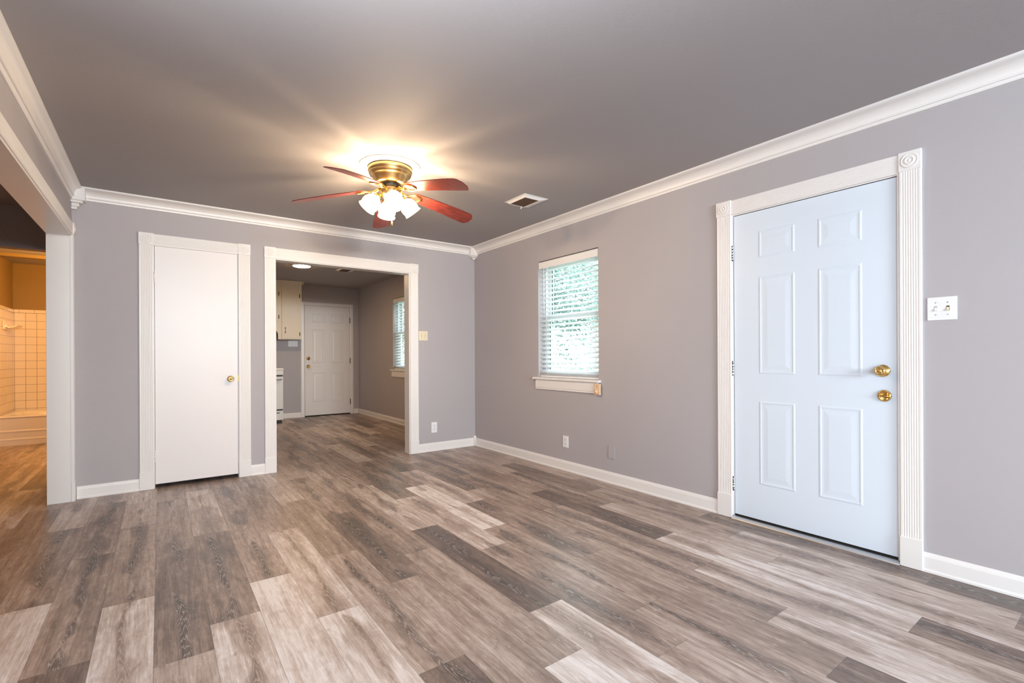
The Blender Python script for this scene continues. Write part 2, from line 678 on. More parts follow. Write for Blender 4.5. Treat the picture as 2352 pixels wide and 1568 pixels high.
# ------------------------------------------------------------------ walls
D1 = dict(y0=-4.238, y1=-3.315, z=2.062)                                  # front door hole in right wall
WIN1 = dict(y0=-2.080, y1=-1.240, z0=0.888, z1=2.075)
WIN2 = dict(y0=1.745, y1=2.585, z0=0.888, z1=2.075)
bm = walls(BM(), 'x', 0.0, 0.15, REAR, 0.06, 0, H,
           [(D1['y0'], D1['y1'], 0, D1['z']), (WIN1['y0'], WIN1['y1'], WIN1['z0'], WIN1['z1'])])
struct('wall_right', bm, M_wall, 'long grey wall holding the front door and the blinds window', 'wall')
bm = walls(BM(), 'x', 0.0, 0.15, 0.06, 4.6, 0, H, [(WIN2['y0'], WIN2['y1'], WIN2['z0'], WIN2['z1'])])
struct('wall_kitchen_right', bm, M_wall, 'grey kitchen wall with the small blinds window', 'wall')
CL = dict(x0=-3.195, x1=-2.555, z=2.062)
KO = dict(x0=-2.262, x1=-0.860, z=2.060)
bm = walls(BM(), 'y', 0.0, 0.12, -3.82, 0.0, 0, H, [(CL['x0'], CL['x1'], 0, CL['z']), (KO['x0'], KO['x1'], 0, KO['z'])])
struct('wall_back', bm, M_wall, 'grey far wall with closet door and wide kitchen opening', 'wall')
LO = dict(y0=-2.60, y1=-0.053, z=2.068)
bm = walls(BM(), 'x', -3.82, XL, REAR, 0.0, 0, H, [(LO['y0'], LO['y1'], 0, LO['z']), (-8.7, -5.9, 0.25, 1.65)])  # last hole is an unseen opening added for the side light
struct('wall_left', bm, M_wall, 'grey header wall over the cased opening at left', 'wall')
bm = walls(BM(), 'y', REAR - 0.12, REAR, -3.82, 0.0, 0, H, [(-3.65, -1.3, 1.6, 2.40)])  # opening invented and set high to shape the rear light
struct('wall_rear', bm, M_wall, 'unseen wall behind the camera with an opening added for light', 'wall')
# hall beyond the left opening
bm = BM()
walls(bm, 'x', -5.05, -4.93, -3.2, 0.99, 0, H)
walls(bm, 'y', -3.2, -3.08, -4.93, -3.82, 0, H)
struct('wall_hall', bm, M_wall, 'grey hall walls beyond the cased opening', 'wall')
bm = walls(BM(), 'y', 0.87, 0.99, -4.93, -3.30, 0, H, [(-4.72, -3.945, 0, 2.074)])
struct('wall_hall_end', bm, M_wall, 'dark grey hall wall above the bathroom doorway', 'wall')
# closet shell
bm = BM()
box(bm, -3.30, -2.40, 0.70, 0.80, 0, H)
box(bm, -3.40, -3.30, 0.12, 0.87, 0, H)
box(bm, -2.45, -2.40, 0.12, 0.70, 0, H)
struct('wall_closet', bm, M_wall, 'closet walls behind the flush white door', 'wall')
# bathroom shell
bm = BM()
box(bm, -4.93, -4.80, 0.99, 4.60, 0, H)
box(bm, -4.80, -3.20, 4.46, 4.60, 0, H)
box(bm, -3.30, -3.20, 0.99, 4.46, 0, H)
struct('wall_bathroom', bm, M_bathwall, 'tan painted bathroom walls above the tile', 'wall')


def tile_panel(name, label, corners, uvs, nrm):
    me = bpy.data.meshes.new(name)
    n = Vector(nrm) * 0.009
    c = [Vector(p) for p in corners]
    V = [p + n for p in c] + c
    F = [(0, 1, 2, 3), (7, 6, 5, 4), (0, 4, 5, 1), (1, 5, 6, 2), (2, 6, 7, 3), (3, 7, 4, 0)]
    me.from_pydata([tuple(v) for v in V], [], F)
    uvl = me.uv_layers.new(name='UVMap')
    for poly in me.polygons:
        for li in poly.loop_indices:
            uvl.data[li].uv = uvs[me.loops[li].vertex_index % 4]
    me.materials.append(M_tile)
    o = bpy.data.objects.new(name, me)
    COL.objects.link(o)
    return tag(o, label, 'tile wall', kind='structure')


ZT, ZB = 1.743, 0.36
xo = -4.673 - 0.112 * 4
tile_panel('wall_tile_back', 'cream square tile wall behind the bathtub',
           [(-4.80, 4.46, ZB), (-3.30, 4.46, ZB), (-3.30, 4.46, ZT), (-4.80, 4.46, ZT)],
           [(-4.80 - xo, ZB - ZT + 2.24), (-3.30 - xo, ZB - ZT + 2.24), (-3.30 - xo, 2.24), (-4.80 - xo, 2.24)], (0, -1, 0))
tile_panel('wall_tile_left', 'cream square tile wall at the left end of the bathtub',
           [(-4.80, 3.40, 0.0), (-4.80, 4.451, 0.0), (-4.80, 4.451, ZT), (-4.80, 3.40, ZT)],
           [(0.03, 2.24 - ZT), (1.081, 2.24 - ZT), (1.081, 2.24), (0.03, 2.24)], (1, 0, 0))
# bullnose cap
bm = BM()
x = -4.788
w = 0.052
while x < -3.32:
    x2 = min(x + w - 0.0025, -3.31)
    box(bm, x, x2, 4.449, 4.46, ZT + 0.002, 1.792, 0.003)
    x += w
    w = 0.152
y = 4.449
while y > 3.42:
    box(bm, -4.80, -4.789, max(3.40, y - 0.1495), y, ZT + 0.002, 1.792, 0.003)
    y -= 0.152
struct('trim_1', bm, M_soap, 'cream bullnose cap along the top of the bathroom tile', 'trim')
# header above the tub
bm = BM(); box(bm, -4.80, -3.30, 3.56, 3.66, 2.40, H)
box(bm, -4.80, -3.30, 3.553, 3.667, 2.396, 2.408)
struct('trim_2', bm, M_bathwall, 'boxed beam across the ceiling above the bathtub', 'trim')
# kitchen shell
bm = walls(BM(), 'y', KB, 4.46, -3.20, 0.0, 0, H, [(-1.012, -0.158, 0, 2.072)])
struct('wall_kitchen_back', bm, M_wall, 'grey kitchen wall with the back door', 'wall')
bm = BM(); box(bm, -2.95, -2.85, 0.80, KB, 0, H)
struct('wall_kitchen_left', bm, M_wall, 'grey kitchen wall hidden left of the opening', 'wall')
bm = BM(); box(bm, -1.3, 0.1, 4.47, 4.55, 0, H)
struct('wall_porch', bm, M_wall, 'blank backing behind the kitchen door', 'wall')

# ------------------------------------------------------------------ trim profiles


def flute_profile(w, t=0.016, n=7):
    p = [(0, 0), (0, t - 0.003), (0.003, t)]
    m = 0.010
    gw = (w - 2 * m) / n
    for i in range(n):
        a = m + i * gw
        p += [(a + gw * 0.15, t), (a + gw * 0.32, t - 0.0010), (a + gw * 0.5, t - 0.0014), (a + gw * 0.68, t - 0.0010), (a + gw * 0.85, t)]
    p += [(w - 0.003, t), (w, t - 0.003), (w, 0)]
    return p


def base_profile(h=0.098):
    return [(0, 0), (0.017, 0), (0.017, 0.010), (0.0135, 0.017), (0.0125, 0.020), (0.0125, h - 0.022), (0.011, h - 0.016), (0.0065, h - 0.003), (0.004, h), (0, h)]


def crown_profile(pr, dr):
    p = [(0, 0), (pr, 0), (pr, -0.012 * dr / 0.087), (pr - 0.010, -0.016 * dr / 0.087)]
    x0, z0, x1, z1 = pr - 0.012, -0.018 * dr / 0.087, 0.026, -0.061 * dr / 0.087
    for i in range(1, 8):
        a = i / 7 * PI / 2
        p.append((x0 + (x1 - x0) * math.sin(a), z0 + (z1 - z0) * (1 - math.cos(a))))
    p += [(0.028, z1 - 0.003), (0.026, z1 - 0.009), (0.018, z1 - 0.010), (0.016, z1 - 0.012), (0.015, -dr + 0.004), (0.012, -dr), (0, -dr)]
    return p


def rosette(bm, c, nrm, w, h, side):
    """square corner block with bullseye; c = centre on wall plane"""
    c = Vector(c); n = Vector(nrm); s = Vector(side)
    t = 0.022
    lo = c - s * w / 2 - Vector((0, 0, h / 2))
    hi = c + s * w / 2 + Vector((0, 0, h / 2)) + n * t
    box(bm, lo.x, hi.x, lo.y, hi.y, lo.z, hi.z, 0.003)
    r = min(w, h) * 0.40
    lathe(bm, [(r, t - 0.001), (r * .96, t + .003), (r * .86, t + .0035), (r * .78, t + .001), (r * .62, t + .001), (r * .54, t + .005),
               (r * .42, t + .0055), (r * .34, t + .002), (r * .22, t + .002), (r * .14, t + .005), (0, t + .006)], c, n, 28)


def casing_set(name, label, nrm, side, base, a_out, a_in, b_in, b_out, ztop_in, ztop, plinth, parts=('leg_a', 'leg_b', 'head', 'ra', 'rb', 'pa', 'pb')):
    """fluted door casing on a wall plane. base: point on the plane with span 0; span coordinate along +side"""
    n, s, o = Vector(nrm), Vector(side), Vector(base)
    t = thing(name, label, 'door trim', tuple(o + s * a_out), kind='structure')
    P = lambda u, z: o + s * u + Vector((0, 0, z))
    for key, u0, u1 in (('a', a_out, a_in), ('b', b_in, b_out)):
        if 'leg_' + key in parts:
            obj('leg', prism(BM(), flute_profile(u1 - u0), P(u0, plinth), P(u0, ztop_in + 0.008), s, n), M_trim, t)
        if 'p' + key in parts:
            bm = BM()
            lo, hi = P(u0 - 0.002, 0.001), P(u1 + 0.001, plinth) + n * 0.021
            box(bm, lo.x, hi.x, lo.y, hi.y, lo.z, hi.z, 0.003)
            obj('plinth_block', bm, M_trim, t)
        if 'r' + key in parts:
            bm = BM()
            rosette(bm, P((u0 + u1) / 2, (ztop_in + 0.006 + ztop + 0.004) / 2), n, (u1 - u0) + 0.004, ztop - ztop_in - 0.002, s)
            obj('rosette_block', bm, M_trim, t)
    if 'head' in parts:
        bm = BM()
        prism(bm, flute_profile(ztop - ztop_in - 0.003), P(a_in + 0.002, ztop_in + 0.003), P(b_in - 0.002, ztop_in + 0.003), Vector((0, 0, 1)), n)
        obj('head_casing', bm, M_trim, t)
    return t


casing_set('trim_3', 'white fluted casing with corner rosettes around the front door', (-1, 0, 0), (0, -1, 0), (0, 0, 0),
           3.215, 3.317, 4.236, 4.328, 2.056, 2.158, 0.157)
casing_set('trim_4', 'white fluted casing with rosettes around the closet door', (0, -1, 0), (1, 0, 0), (0, 0, 0),
           -3.287, -3.189, -2.562, -2.466, 2.050, 2.152, 0.148)
casing_set('trim_5', 'white fluted casing with rosettes around the kitchen opening', (0, -1, 0), (1, 0, 0), (0, 0, 0),
           -2.347, -2.252, -0.866, -0.764, 2.048, 2.156, 0.150)
# left cased opening: the near end lies outside the picture
t = casing_set('trim_6', 'white fluted casing of the wide opening at left', (1, 0, 0), (0, 1, 0), (XL, 0, 0),
               -2.70, -2.605, -0.074, -0.002, 2.056, 2.150, 0.150)
obj('jamb', box(BM(), -3.838, -3.694, -0.069, -0.0535, 0, 2.066, 0.002), M_trim, t)
obj('jamb', box(BM(), -3.838, -3.694, -2.60, -2.585, 0, 2.066, 0.002), M_trim, t)
obj('head_jamb', box(BM(), -3.838, -3.694, -2.585, -0.069, 2.050, 2.066, 0.002), M_trim, t)
obj('back_casing', box(BM(), -3.836, -3.821, -0.064, 0.02, 0, 2.15, 0.003), M_trim, t)

# jambs of the kitchen opening, closet and front door
t = thing('trim_7', 'white jamb boards lining the kitchen opening', 'door trim', (-2.262, 0.0, 0), kind='structure')
obj('jamb', box(BM(), -2.262, -2.246, -0.004, 0.124, 0, 2.060, 0.002), M_trim, t)
obj('jamb', box(BM(), -0.876, -0.860, -0.004, 0.124, 0, 2.060, 0.002), M_trim, t)
obj('head_jamb', box(BM(), -2.246, -0.876, -0.004, 0.124, 2.044, 2.060, 0.002), M_trim, t)
obj('back_casing', box(BM(), -2.35, -2.25, 0.121, 0.136, 0, 2.15, 0.003), M_trim, t)
obj('back_casing', box(BM(), -0.872, -0.775, 0.121, 0.136, 0, 2.15, 0.003), M_trim, t)

# ------------------------------------------------------------------ baseboards and crown


def baseboard(name, label, p0, p1, nrm):
    return struct(name, prism(BM(), base_profile(), p0, p1, nrm, (0, 0, 1)), M_trim, label, 'baseboard')


Z1 = 0.001
bm = BM()
prism(bm, base_profile(), (0, -3.214, Z1), (0, -0.004, Z1), (-1, 0, 0), (0, 0, 1))
prism(bm, base_profile(), (0, REAR, Z1), (0, -4.329, Z1), (-1, 0, 0), (0, 0, 1))
struct('baseboard_right', bm, M_trim, 'white baseboard along the window and front door wall', 'baseboard')
bm = BM()
for a, b_ in ((-3.676, -3.288), (-2.464, -2.349), (-0.762, -0.001)):
    prism(bm, base_profile(), (a, 0, Z1), (b_, 0, Z1), (0, -1, 0), (0, 0, 1))
struct('baseboard_back', bm, M_trim, 'white baseboard along the closet wall', 'baseboard')
bm = BM()
prism(bm, base_profile(0.09), (0, 0.14, Z1), (0, KB - 0.002, Z1), (-1, 0, 0), (0, 0, 1))
struct('baseboard_kitchen_right', bm, M_trim, 'white baseboard under the kitchen window', 'baseboard')
bm = BM()
prism(bm, base_profile(0.09), (-1.49, KB, Z1), (-1.068, KB, Z1), (0, -1, 0), (0, 0, 1))
prism(bm, base_profile(0.09), (-0.102, KB, Z1), (-0.018, KB, Z1), (0, -1, 0), (0, 0, 1))
struct('baseboard_kitchen_back', bm, M_trim, 'white baseboard beside the kitchen door', 'baseboard')
bm = BM()
bm_p = [(0.020, 0.0), (0.020, 0.105), (0.016, 0.118), (0.008, 0.124), (0, 0.125)]
lathe(bm, bm_p, (-0.011, -0.011, Z1), (0, 0, 1), 14)
struct('trim_8', bm, M_trim, 'small round topped block in the baseboard corner', 'trim')

bm = prism(BM(), crown_profile(0.1, 0.087), (0, REAR, H - .001), (0, 0, H - .001), (-1, 0, 0), (0, 0, 1))
struct('trim_9', bm, M_trim, 'white crown molding above the front door wall', 'crown molding')
bm = prism(BM(), crown_profile(0.1, 0.087), (XL, 0, H - .001), (0, 0, H - .001), (0, -1, 0), (0, 0, 1))
struct('trim_10', bm, M_trim, 'white crown molding above the closet wall', 'crown molding')
bm = prism(BM(), crown_profile(0.068, 0.106), (XL, REAR, H - .001), (XL, 0, H - .001), (1, 0, 0), (0, 0, 1))
struct('trim_11', bm, M_trim, 'white crown molding above the left opening', 'crown molding')
# corner drop blocks
bm = BM()
rings = []
for z, c, r in ((2.4385, .088, .018), (2.415, .078, .026), (2.39, .060, .040), (2.365, .042, .056), (2.350, .034, .063), (2.338, .031, .062), (2.334, .030, .056),
                (2.322, .027, .045), (2.312, .024, .026), (2.309, .024, .020), (2.304, .024, .023), (2.300, .024, .018), (2.296, .024, .018), (2.293, .024, .010)):
    rings.append([bm.verts.new((-c + r * math.cos(2 * PI * k / 8 + PI / 8), -c + r * math.sin(2 * PI * k / 8 + PI / 8), z)) for k in range(8)])
for A, B in zip(rings[:-1], rings[1:]):
    for k in range(8):
        bm.faces.new((A[k], A[(k + 1) % 8], B[(k + 1) % 8], B[k]))
bm.faces.new(rings[0]); bm.faces.new(rings[-1])
struct('trim_12', bm, M_trim, 'carved drop block where crown moldings meet in far corner', 'trim')
bm = BM()
box(bm, XL, -3.612, -0.095, 0, 2.330, H - .001, 0.003)
box(bm, XL, -3.628, -0.078, 0, 2.312, 2.334, 0.006)
box(bm, XL, -3.650, -0.056, 0, 2.286, 2.314, 0.008)
box(bm, XL, -3.664, -0.040, 0, 2.268, 2.290, 0.004)
struct('trim_13', bm, M_trim, 'stepped white crown block in the left corner', 'trim')

# ------------------------------------------------------------------ doors


def panel_relief(bm, P, rects, n, relief=1.0):
    """raised door panels; P(u, z) -> point on the door face"""
    n = Vector(n)
    new = []
    for (u0, u1, z0, z1) in rects:
        loops = []
        for d, h in ((0, 0.0002), (0.007, 0.0034), (0.012, 0.0036), (0.018, 0.0012), (0.028, 0.0010), (0.032, 0.0012), (0.056, 0.0036)):
            loops.append([bm.verts.new(P(a, b) + n * (h * relief)) for a, b in ((u0 + d, z0 + d), (u1 - d, z0 + d), (u1 - d, z1 - d), (u0 + d, z1 - d))])
        for A, B in zip(loops[:-1], loops[1:]):
            for k in range(4):
                new.append(bm.faces.new((A[k], A[(k + 1) % 4], B[(k + 1) % 4], B[k])))
        new.append(bm.faces.new(loops[-1]))
    for f in new:
        f.normal_update()
        if f.normal.dot(n) < 0:
            f.normal_flip()


def knob_mesh(c, n, rose=0.033, r=0.027, out=0.062):
    bm = BM()
    lathe(bm, [(rose, 0), (rose, 0.004), (rose * .9, 0.008), (rose * .55, 0.012), (0.011, 0.016), (0.011, 0.030), (r * .72, 0.034), (r * .96, 0.041),
               (r, 0.048), (r * .95, 0.055), (r * .78, out - 0.001), (r * .60, out), (r * .55, out - .003), (r * .35, out - .002), (r * .3, out + .001), (0, out + .002)], c, n, 32)
    return bm


# front door (pale blue white, six panels)
fd = thing('door_1', 'pale blue white six panel front door with brass knob and deadbolt', 'front door', (0.02, -3.78, 0), kind='structure')
bm = BM()
FX = 0.004
box(bm, FX, 0.046, -4.2225, -3.3285, 0.032, 2.049)
rows = ((1.742, 1.916), (0.985, 1.620), (0.262, 0.808))
rects = [(u0, u1, a, b_) for (u0, u1) in ((3.494, 3.715), (3.843, 4.066)) for a, b_ in rows]
panel_relief(bm, lambda u, z: Vector((FX, -u, z)), rects, (-1, 0, 0), 0.85)
slab = obj('door_slab', bm, M_door, fd, False)
obj('knob', knob_mesh((FX, -4.160, 1.020), (-1, 0, 0)), M_brass, fd)
bm = BM()
lathe(bm, [(0.0, 0.0), (0.032, 0), (0.032, 0.006), (0.029, 0.011), (0.025, 0.013), (0.022, 0.010), (0.0, 0.010)], (FX, -4.166, 0.885), (-1, 0, 0), 32)
db = obj('deadbolt', bm, M_brass, fd)
bm = BM(); box(bm, FX - 0.024, FX - 0.009, -4.166 - 0.020, -4.166 + 0.020, 0.885 - 0.005, 0.885 + 0.005, 0.003)
obj('thumb_turn', bm, M_brass, db)
for z in (1.80, 1.02, 0.235):
    bm = BM()
    for i in range(5):
        lathe(bm, [(0.0055, -0.009), (0.0055, 0.009)], (-0.002, -3.3235, z + (i - 2) * 0.0195), (0, 0, 1), 10)
    box(bm, 0.0, 0.003, -3.3225, -3.3155, z - .05, z + .05)
    h = obj('hinge', bm, M_trim, fd)
    bm = BM()
    rr = random.Random(int(z * 100))
    for i in range(6):
        zz = z - .045 + i * .018 + rr.uniform(-.004, .004)
        box(bm, -0.0095, -0.006, -3.3265 - rr.uniform(0, .003), -3.3205, zz - rr.uniform(.0025, .006), zz + .003)
    obj('chipped_paint', bm, M_chip, h)
t = thing('trim_14', 'white jamb boards and reddish gap strip around the front door', 'door trim', (0.07, -3.78, 0), kind='structure')
obj('jamb', box(BM(), 0.0, 0.15, -3.3235, -3.306, 0.02, 2.062), M_trim, t)
obj('jamb', box(BM(), -0.008, 0.15, -4.238, -4.2262, 0.02, 2.062), M_trim, t)
obj('head_jamb', box(BM(), 0.0, 0.15, -4.2262, -3.3235, 2.0535, 2.064), M_trim, t)
obj('gap_strip', box(BM(), -0.012, 0.0, -4.2405, -4.2375, 0.02, 2.052), M_gap, t)  # dark line of the gap beside the casing, coloured in as a strip
obj('weatherstrip', box(BM(), 0.012, 0.05, -4.2262, -3.3235, 0.018, 0.033), M_black, t)
obj('weatherstrip', box(BM(), 0.010, 0.05, -3.3284, -3.3236, 0.018, 2.053), M_black, t)
obj('weatherstrip', box(BM(), 0.010, 0.05, -4.2261, -4.2226, 0.018, 2.053), M_black, t)
obj('weatherstrip', box(BM(), 0.010, 0.05, -4.2262, -3.3235, 2.0492, 2.0534), M_black, t)
bm = prism(BM(), [(-0.030, 0), (-0.026, 0.008), (0.0, 0.017), (0.15, 0.017), (0.15, 0)], (0, -4.236, 0.001), (0, -3.319, 0.001), (1, 0, 0), (0, 0, 1))
tag(obj('door_threshold', bm, M_alu), 'dull aluminium threshold strip under the front door', 'threshold')
bm = BM(); box(bm, 0.055, 0.14, -4.2262, -3.3235, 0.02, 2.06)
obj('dark_backing', bm, M_dark, t)  # unseen dark block added behind the slab so its gaps look dark

# closet door
cd = thing('door_2', 'plain white flush closet door with round brass knob', 'closet door', (-2.876, 0.02, 0), kind='structure')
obj('door_slab', box(BM(), -3.182, -2.569, -0.004, 0.032, 0.036, 2.053, 0.002), M_closet, cd)
obj('knob', knob_mesh((-2.628, -0.004, 0.912), (0, -1, 0), 0.028, 0.0255, 0.058), M_brass, cd)
for z in (1.795, 0.27):
    bm = BM()
    for i in range(5):
        lathe(bm, [(0.006, -0.0085), (0.006, 0.0085)], (-3.1855, -0.007, z + (i - 2) * 0.019), (0, 0, 1), 10)
    obj('hinge', bm, M_trim, cd)
obj('latch_plate', box(BM(), -2.569, -2.563, -0.008, -0.003, 0.885, 0.945), M_brass, cd)
t = thing('trim_15', 'white jamb boards of the closet doorway', 'door trim', (-2.876, 0.05, 0), kind='structure')
obj('jamb', box(BM(), -3.1955, -3.1845, -0.002, 0.12, 0, 2.062), M_trim, t)
obj('jamb', box(BM(), -2.5665, -2.555, -0.002, 0.12, 0, 2.062), M_trim, t)
obj('head_jamb', box(BM(), -3.1845, -2.5665, -0.002, 0.12, 2.056, 2.062), M_trim, t)

# kitchen back door
kd = thing('door_3', 'white six panel kitchen door with brass deadbolt and knob', 'kitchen door', (-0.585, KB, 0), kind='structure')
bm = BM()
box(bm, -0.998, -0.172, KB - 0.004, KB + 0.038, 0.02, 2.058)
panel_relief(bm, lambda u, z: Vector((u, KB - 0.004, z)), [(u0, u1, a, b_) for (u0, u1) in ((-0.868, -0.640), (-0.530, -0.302)) for a, b_ in ((1.745, 1.915), (0.99, 1.62), (0.27, 0.81))], (0, -1, 0), 1.9)
obj('door_slab', bm, M_kdoor, kd, False)
obj('knob', knob_mesh((-0.938, KB - 0.004, 0.930), (0, -1, 0), 0.033, 0.028, 0.065), M_brass, kd)
bm = BM()
lathe(bm, [(0.0, 0.0), (0.033, 0), (0.033, 0.008), (0.024, 0.014), (0.014, 0.014), (0.012, 0.022), (0, 0.022)], (-0.938, KB - 0.004, 1.078), (0, -1, 0), 24)
obj('deadbolt', bm, M_brass, kd)
for z in (1.81, 1.03, 0.24):
    obj('hinge', box(BM(), -0.176, -0.164, KB - 0.014, KB - 0.003, z - .055, z + .055, 0.002), M_bronze, kd)
t = thing('trim_16', 'plain white casing around the kitchen door', 'door trim', (-0.585, KB, 0), kind='structure')
pr = [(0, 0), (0, .012), (.01, .016), (.045, .012), (.056, .007), (.058, 0)]
obj('leg', prism(BM(), pr, (-1.008, KB, 0.001), (-1.008, KB, 2.122), (-1, 0, 0), (0, -1, 0)), M_trim, t)
obj('leg', prism(BM(), pr, (-0.162, KB, 0.001), (-0.162, KB, 2.122), (1, 0, 0), (0, -1, 0)), M_trim, t)
obj('head_casing', prism(BM(), pr, (-1.008, KB, 2.064), (-0.162, KB, 2.064), (0, 0, 1), (0, -1, 0)), M_trim, t)
obj('jamb', box(BM(), -1.012, -1.002, KB - .002, 4.46, 0, 2.07), M_trim, t)
obj('jamb', box(BM(), -0.168, -0.158, KB - .002, 4.46, 0, 2.07), M_trim, t)
obj('head_jamb', box(BM(), -1.002, -0.168, KB - .002, 4.46, 2.062, 2.07), M_trim, t)
obj('door_sill', box(BM(), -1.002, -0.168, KB - 0.012, 4.46, 0.0005, 0.012, 0.003), M_black, t)

# ------------------------------------------------------------------ windows


def window(name, label, w):
    y0, y1, z0, z1 = w['y0'], w['y1'], w['z0'], w['z1']
    t = thing(name, label, 'window', (0.1, (y0 + y1) / 2, z0), kind='structure')
    F = 0.035
    bm = BM()
    for a in ((y0, y0 + F, z0, z1), (y1 - F, y1, z0, z1), (y0 + F, y1 - F, z0, z0 + F), (y0 + F, y1 - F, z1 - F, z1)):
        box(bm, 0.075, 0.149, *a, 0.002)
    obj('window_frame', bm, M_vinyl, t)
    zm = (z0 + z1) / 2 + 0.02
    for nm, x, a, b_ in (('upper_sash', 0.118, zm - .02, z1 - F), ('lower_sash', 0.086, z0 + F, zm + .02)):
        bm = BM()
        s = 0.042
        for q in ((y0 + F, y0 + F + s, a, b_), (y1 - F - s, y1 - F, a, b_), (y0 + F + s, y1 - F - s, a, a + s), (y0 + F + s, y1 - F - s, b_ - s, b_)):
            box(bm, x, x + 0.028, *q, 0.002)
        sh = obj(nm, bm, M_vinyl, t)
        obj('pane', box(BM(), x + .012, x + .015, y0 + F + s, y1 - F - s, a + s, b_ - s), M_glass, sh)
        bm = BM()
        for q in ((y0 + F + s, y0 + F + s + .006, a + s, b_ - s), (y1 - F - s - .006, y1 - F - s, a + s, b_ - s)):
            box(bm, x + .004, x + .011, *q)
        obj('stile_shadow', bm, M_black, sh)  # black strips stand in for shadow along the inner stile edges
    obj('window_sill', box(BM(), -0.034, 0.075, y0 - 0.028, y1 + 0.066, z0 - 0.021, z0 + .001, 0.005), M_trim, t)
    bm = prism(BM(), [(0, 0), (0.010, 0), (0.015, 0.006), (0.013, 0.016), (0.016, 0.022), (0.016, 0.100), (0, 0.100)],
               (0, y0 + 0.004, z0 - 0.122), (0, y1 + 0.032, z0 - 0.122), (-1, 0, 0), (0, 0, 1))
    obj('apron', bm, M_trim, t)
    return t


window('window_1', 'white double hung living room window with sill', WIN1)
window('window_2', 'white double hung kitchen window with sill', WIN2)


def blind(label, w):
    y0, y1, z0, z1 = w['y0'] + 0.006, w['y1'] - 0.012, w['z0'], w['z1']
    t = thing('window_blind', label, 'window blind', (0.03, (y0 + y1) / 2, z0), group='white slatted window blinds')
    bm = BM()
    prism(bm, [(0, 0), (0.008, 0), (0.012, 0.010), (0.012, 0.062), (0.006, 0.070), (0, 0.070)], (0.010, y0, z1 - 0.078), (0.010, y1, z1 - 0.078), (-1, 0, 0), (0, 0, 1))
    obj('valance', bm, M_white, t)
    obj('headrail', box(BM(), 0.012, 0.062, y0 + .004, y1 - .004, z1 - 0.056, z1 - 0.006, 0.002), M_white, t)
    ztop, zbot = z1 - 0.100, z0 + 0.070
    n = 23
    base = None
    for i in range(n):
        z = ztop - (ztop - zbot) * i / (n - 1)
        if base is None:
            bm = BM()
            ang = math.radians(30)
            pr = []
            for k in range(7):
                a = -0.025 + 0.05 * k / 6
                c = 0.0022 * (1 - (a / 0.025) ** 2)
                pr.append((a, c))
            pr = pr + [(a, c - 0.0028) for a, c in pr[::-1]]
            pr = [(a * math.cos(ang) - c * math.sin(ang), a * math.sin(ang) + c * math.cos(ang)) for a, c in pr]
            prism(bm, pr, (0.038, y0 + .003, ztop), (0.038, y1 - .003, ztop), (1, 0, 0), (0, 0, 1))
            base = obj('slat', bm, M_slat, t)
        else:
            o = base.copy()
            COL.objects.link(o)
            o.parent = t
            o.location = (0, 0, z - ztop)
    bm = BM()
    box(bm, 0.014, 0.062, y0 + .003, y1 - .003, z0 + 0.004, z0 + 0.022, 0.003)
    obj('bottom_rail', bm, M_white, t)
    bm = BM()
    for k in range(4):
        box(bm, 0.014, 0.062, y0 + .003, y1 - .003, z0 + 0.025 + k * 0.008, z0 + 0.028 + k * 0.008)
    obj('gathered_slats', bm, M_white, t)
    for f in (0.14, 0.52, 0.86):
        yy = y1 + (y0 - y1) * f
        bm = BM()
        for dy in (-.006, .006):
            for x in (0.0115, 0.0645):
                box(bm, x - .0006, x + .0006, yy + dy - .0007, yy + dy + .0007, z0 + .02, z1 - .05)
        obj('ladder_cord', bm, M_slat, t)
    bm = BM()
    tube(bm, [(-0.006, y1 - 0.085, z1 - 0.07), (-0.006, y1 - 0.085, z1 - 0.56)], 0.0042, 8)
    obj('tilt_wand', bm, M_white, t)
    return t


blind('white slatted blind in the living room window beside the front door', WIN1)
blind('white slatted blind in the kitchen window seen through the opening', WIN2)

# outside
bm = BM()
box(bm, 0.3, 60, -30, 70, -0.35, -0.30)
struct('ground', bm, M_grass, 'pale sunny lawn outside the windows', 'ground')


def tree(label, x, y, h, r, seed, n=26000):
    rr = random.Random(seed)
    t = thing('tree', label, 'tree', (x, y, -0.3), group='leafy trees outside the windows')
    bm = BM()
    tube(bm, [(x, y, -0.3), (x + .05, y, h * .3), (x - .05, y + .1, h * .75)], [0.08, 0.06, 0.03], 8)
    obj('trunk', bm, M_bark, t)
    bm = BM()
    blobs = [(rr.uniform(-.6, .6) * r, rr.uniform(-.6, .6) * r, h * .55 + rr.uniform(-.42, .45) * h * .8, r * rr.uniform(.35, .6)) for _ in range(14)]
    for _ in range(n):
        bx, by, bz, br = rr.choice(blobs)
        v = Vector((rr.gauss(0, 1), rr.gauss(0, 1), rr.gauss(0, 1))).normalized() * br * rr.uniform(.7, 1.0)
        c = Vector((x + bx, y + by, bz)) + v
        if c.z < 0.1 or (c.z < 1.9 and rr.random() > 0.42):
            continue
        a = Vector((rr.gauss(0, 1), rr.gauss(0, 1), rr.gauss(0, .6))).normalized()
        b_ = a.orthogonal().normalized()
        s = rr.uniform(.045, .085)
        q = [c - a * s, c + b_ * s * .45, c + a * s, c - b_ * s * .45]
        bm.faces.new([bm.verts.new(p) for p in q])
    o = obj('foliage', bm, M_leaf, t)
    return t


tree('pale green tree outside the living room window', 6.4, 6.9, 4.8, 2.9, 3)
tree('pale green tree farther off outside the living room window', 13.4, 9.4, 6.6, 3.4, 4)
tree('leafy tree outside the kitchen window', 5.2, 15.0, 4.8, 2.4, 5)

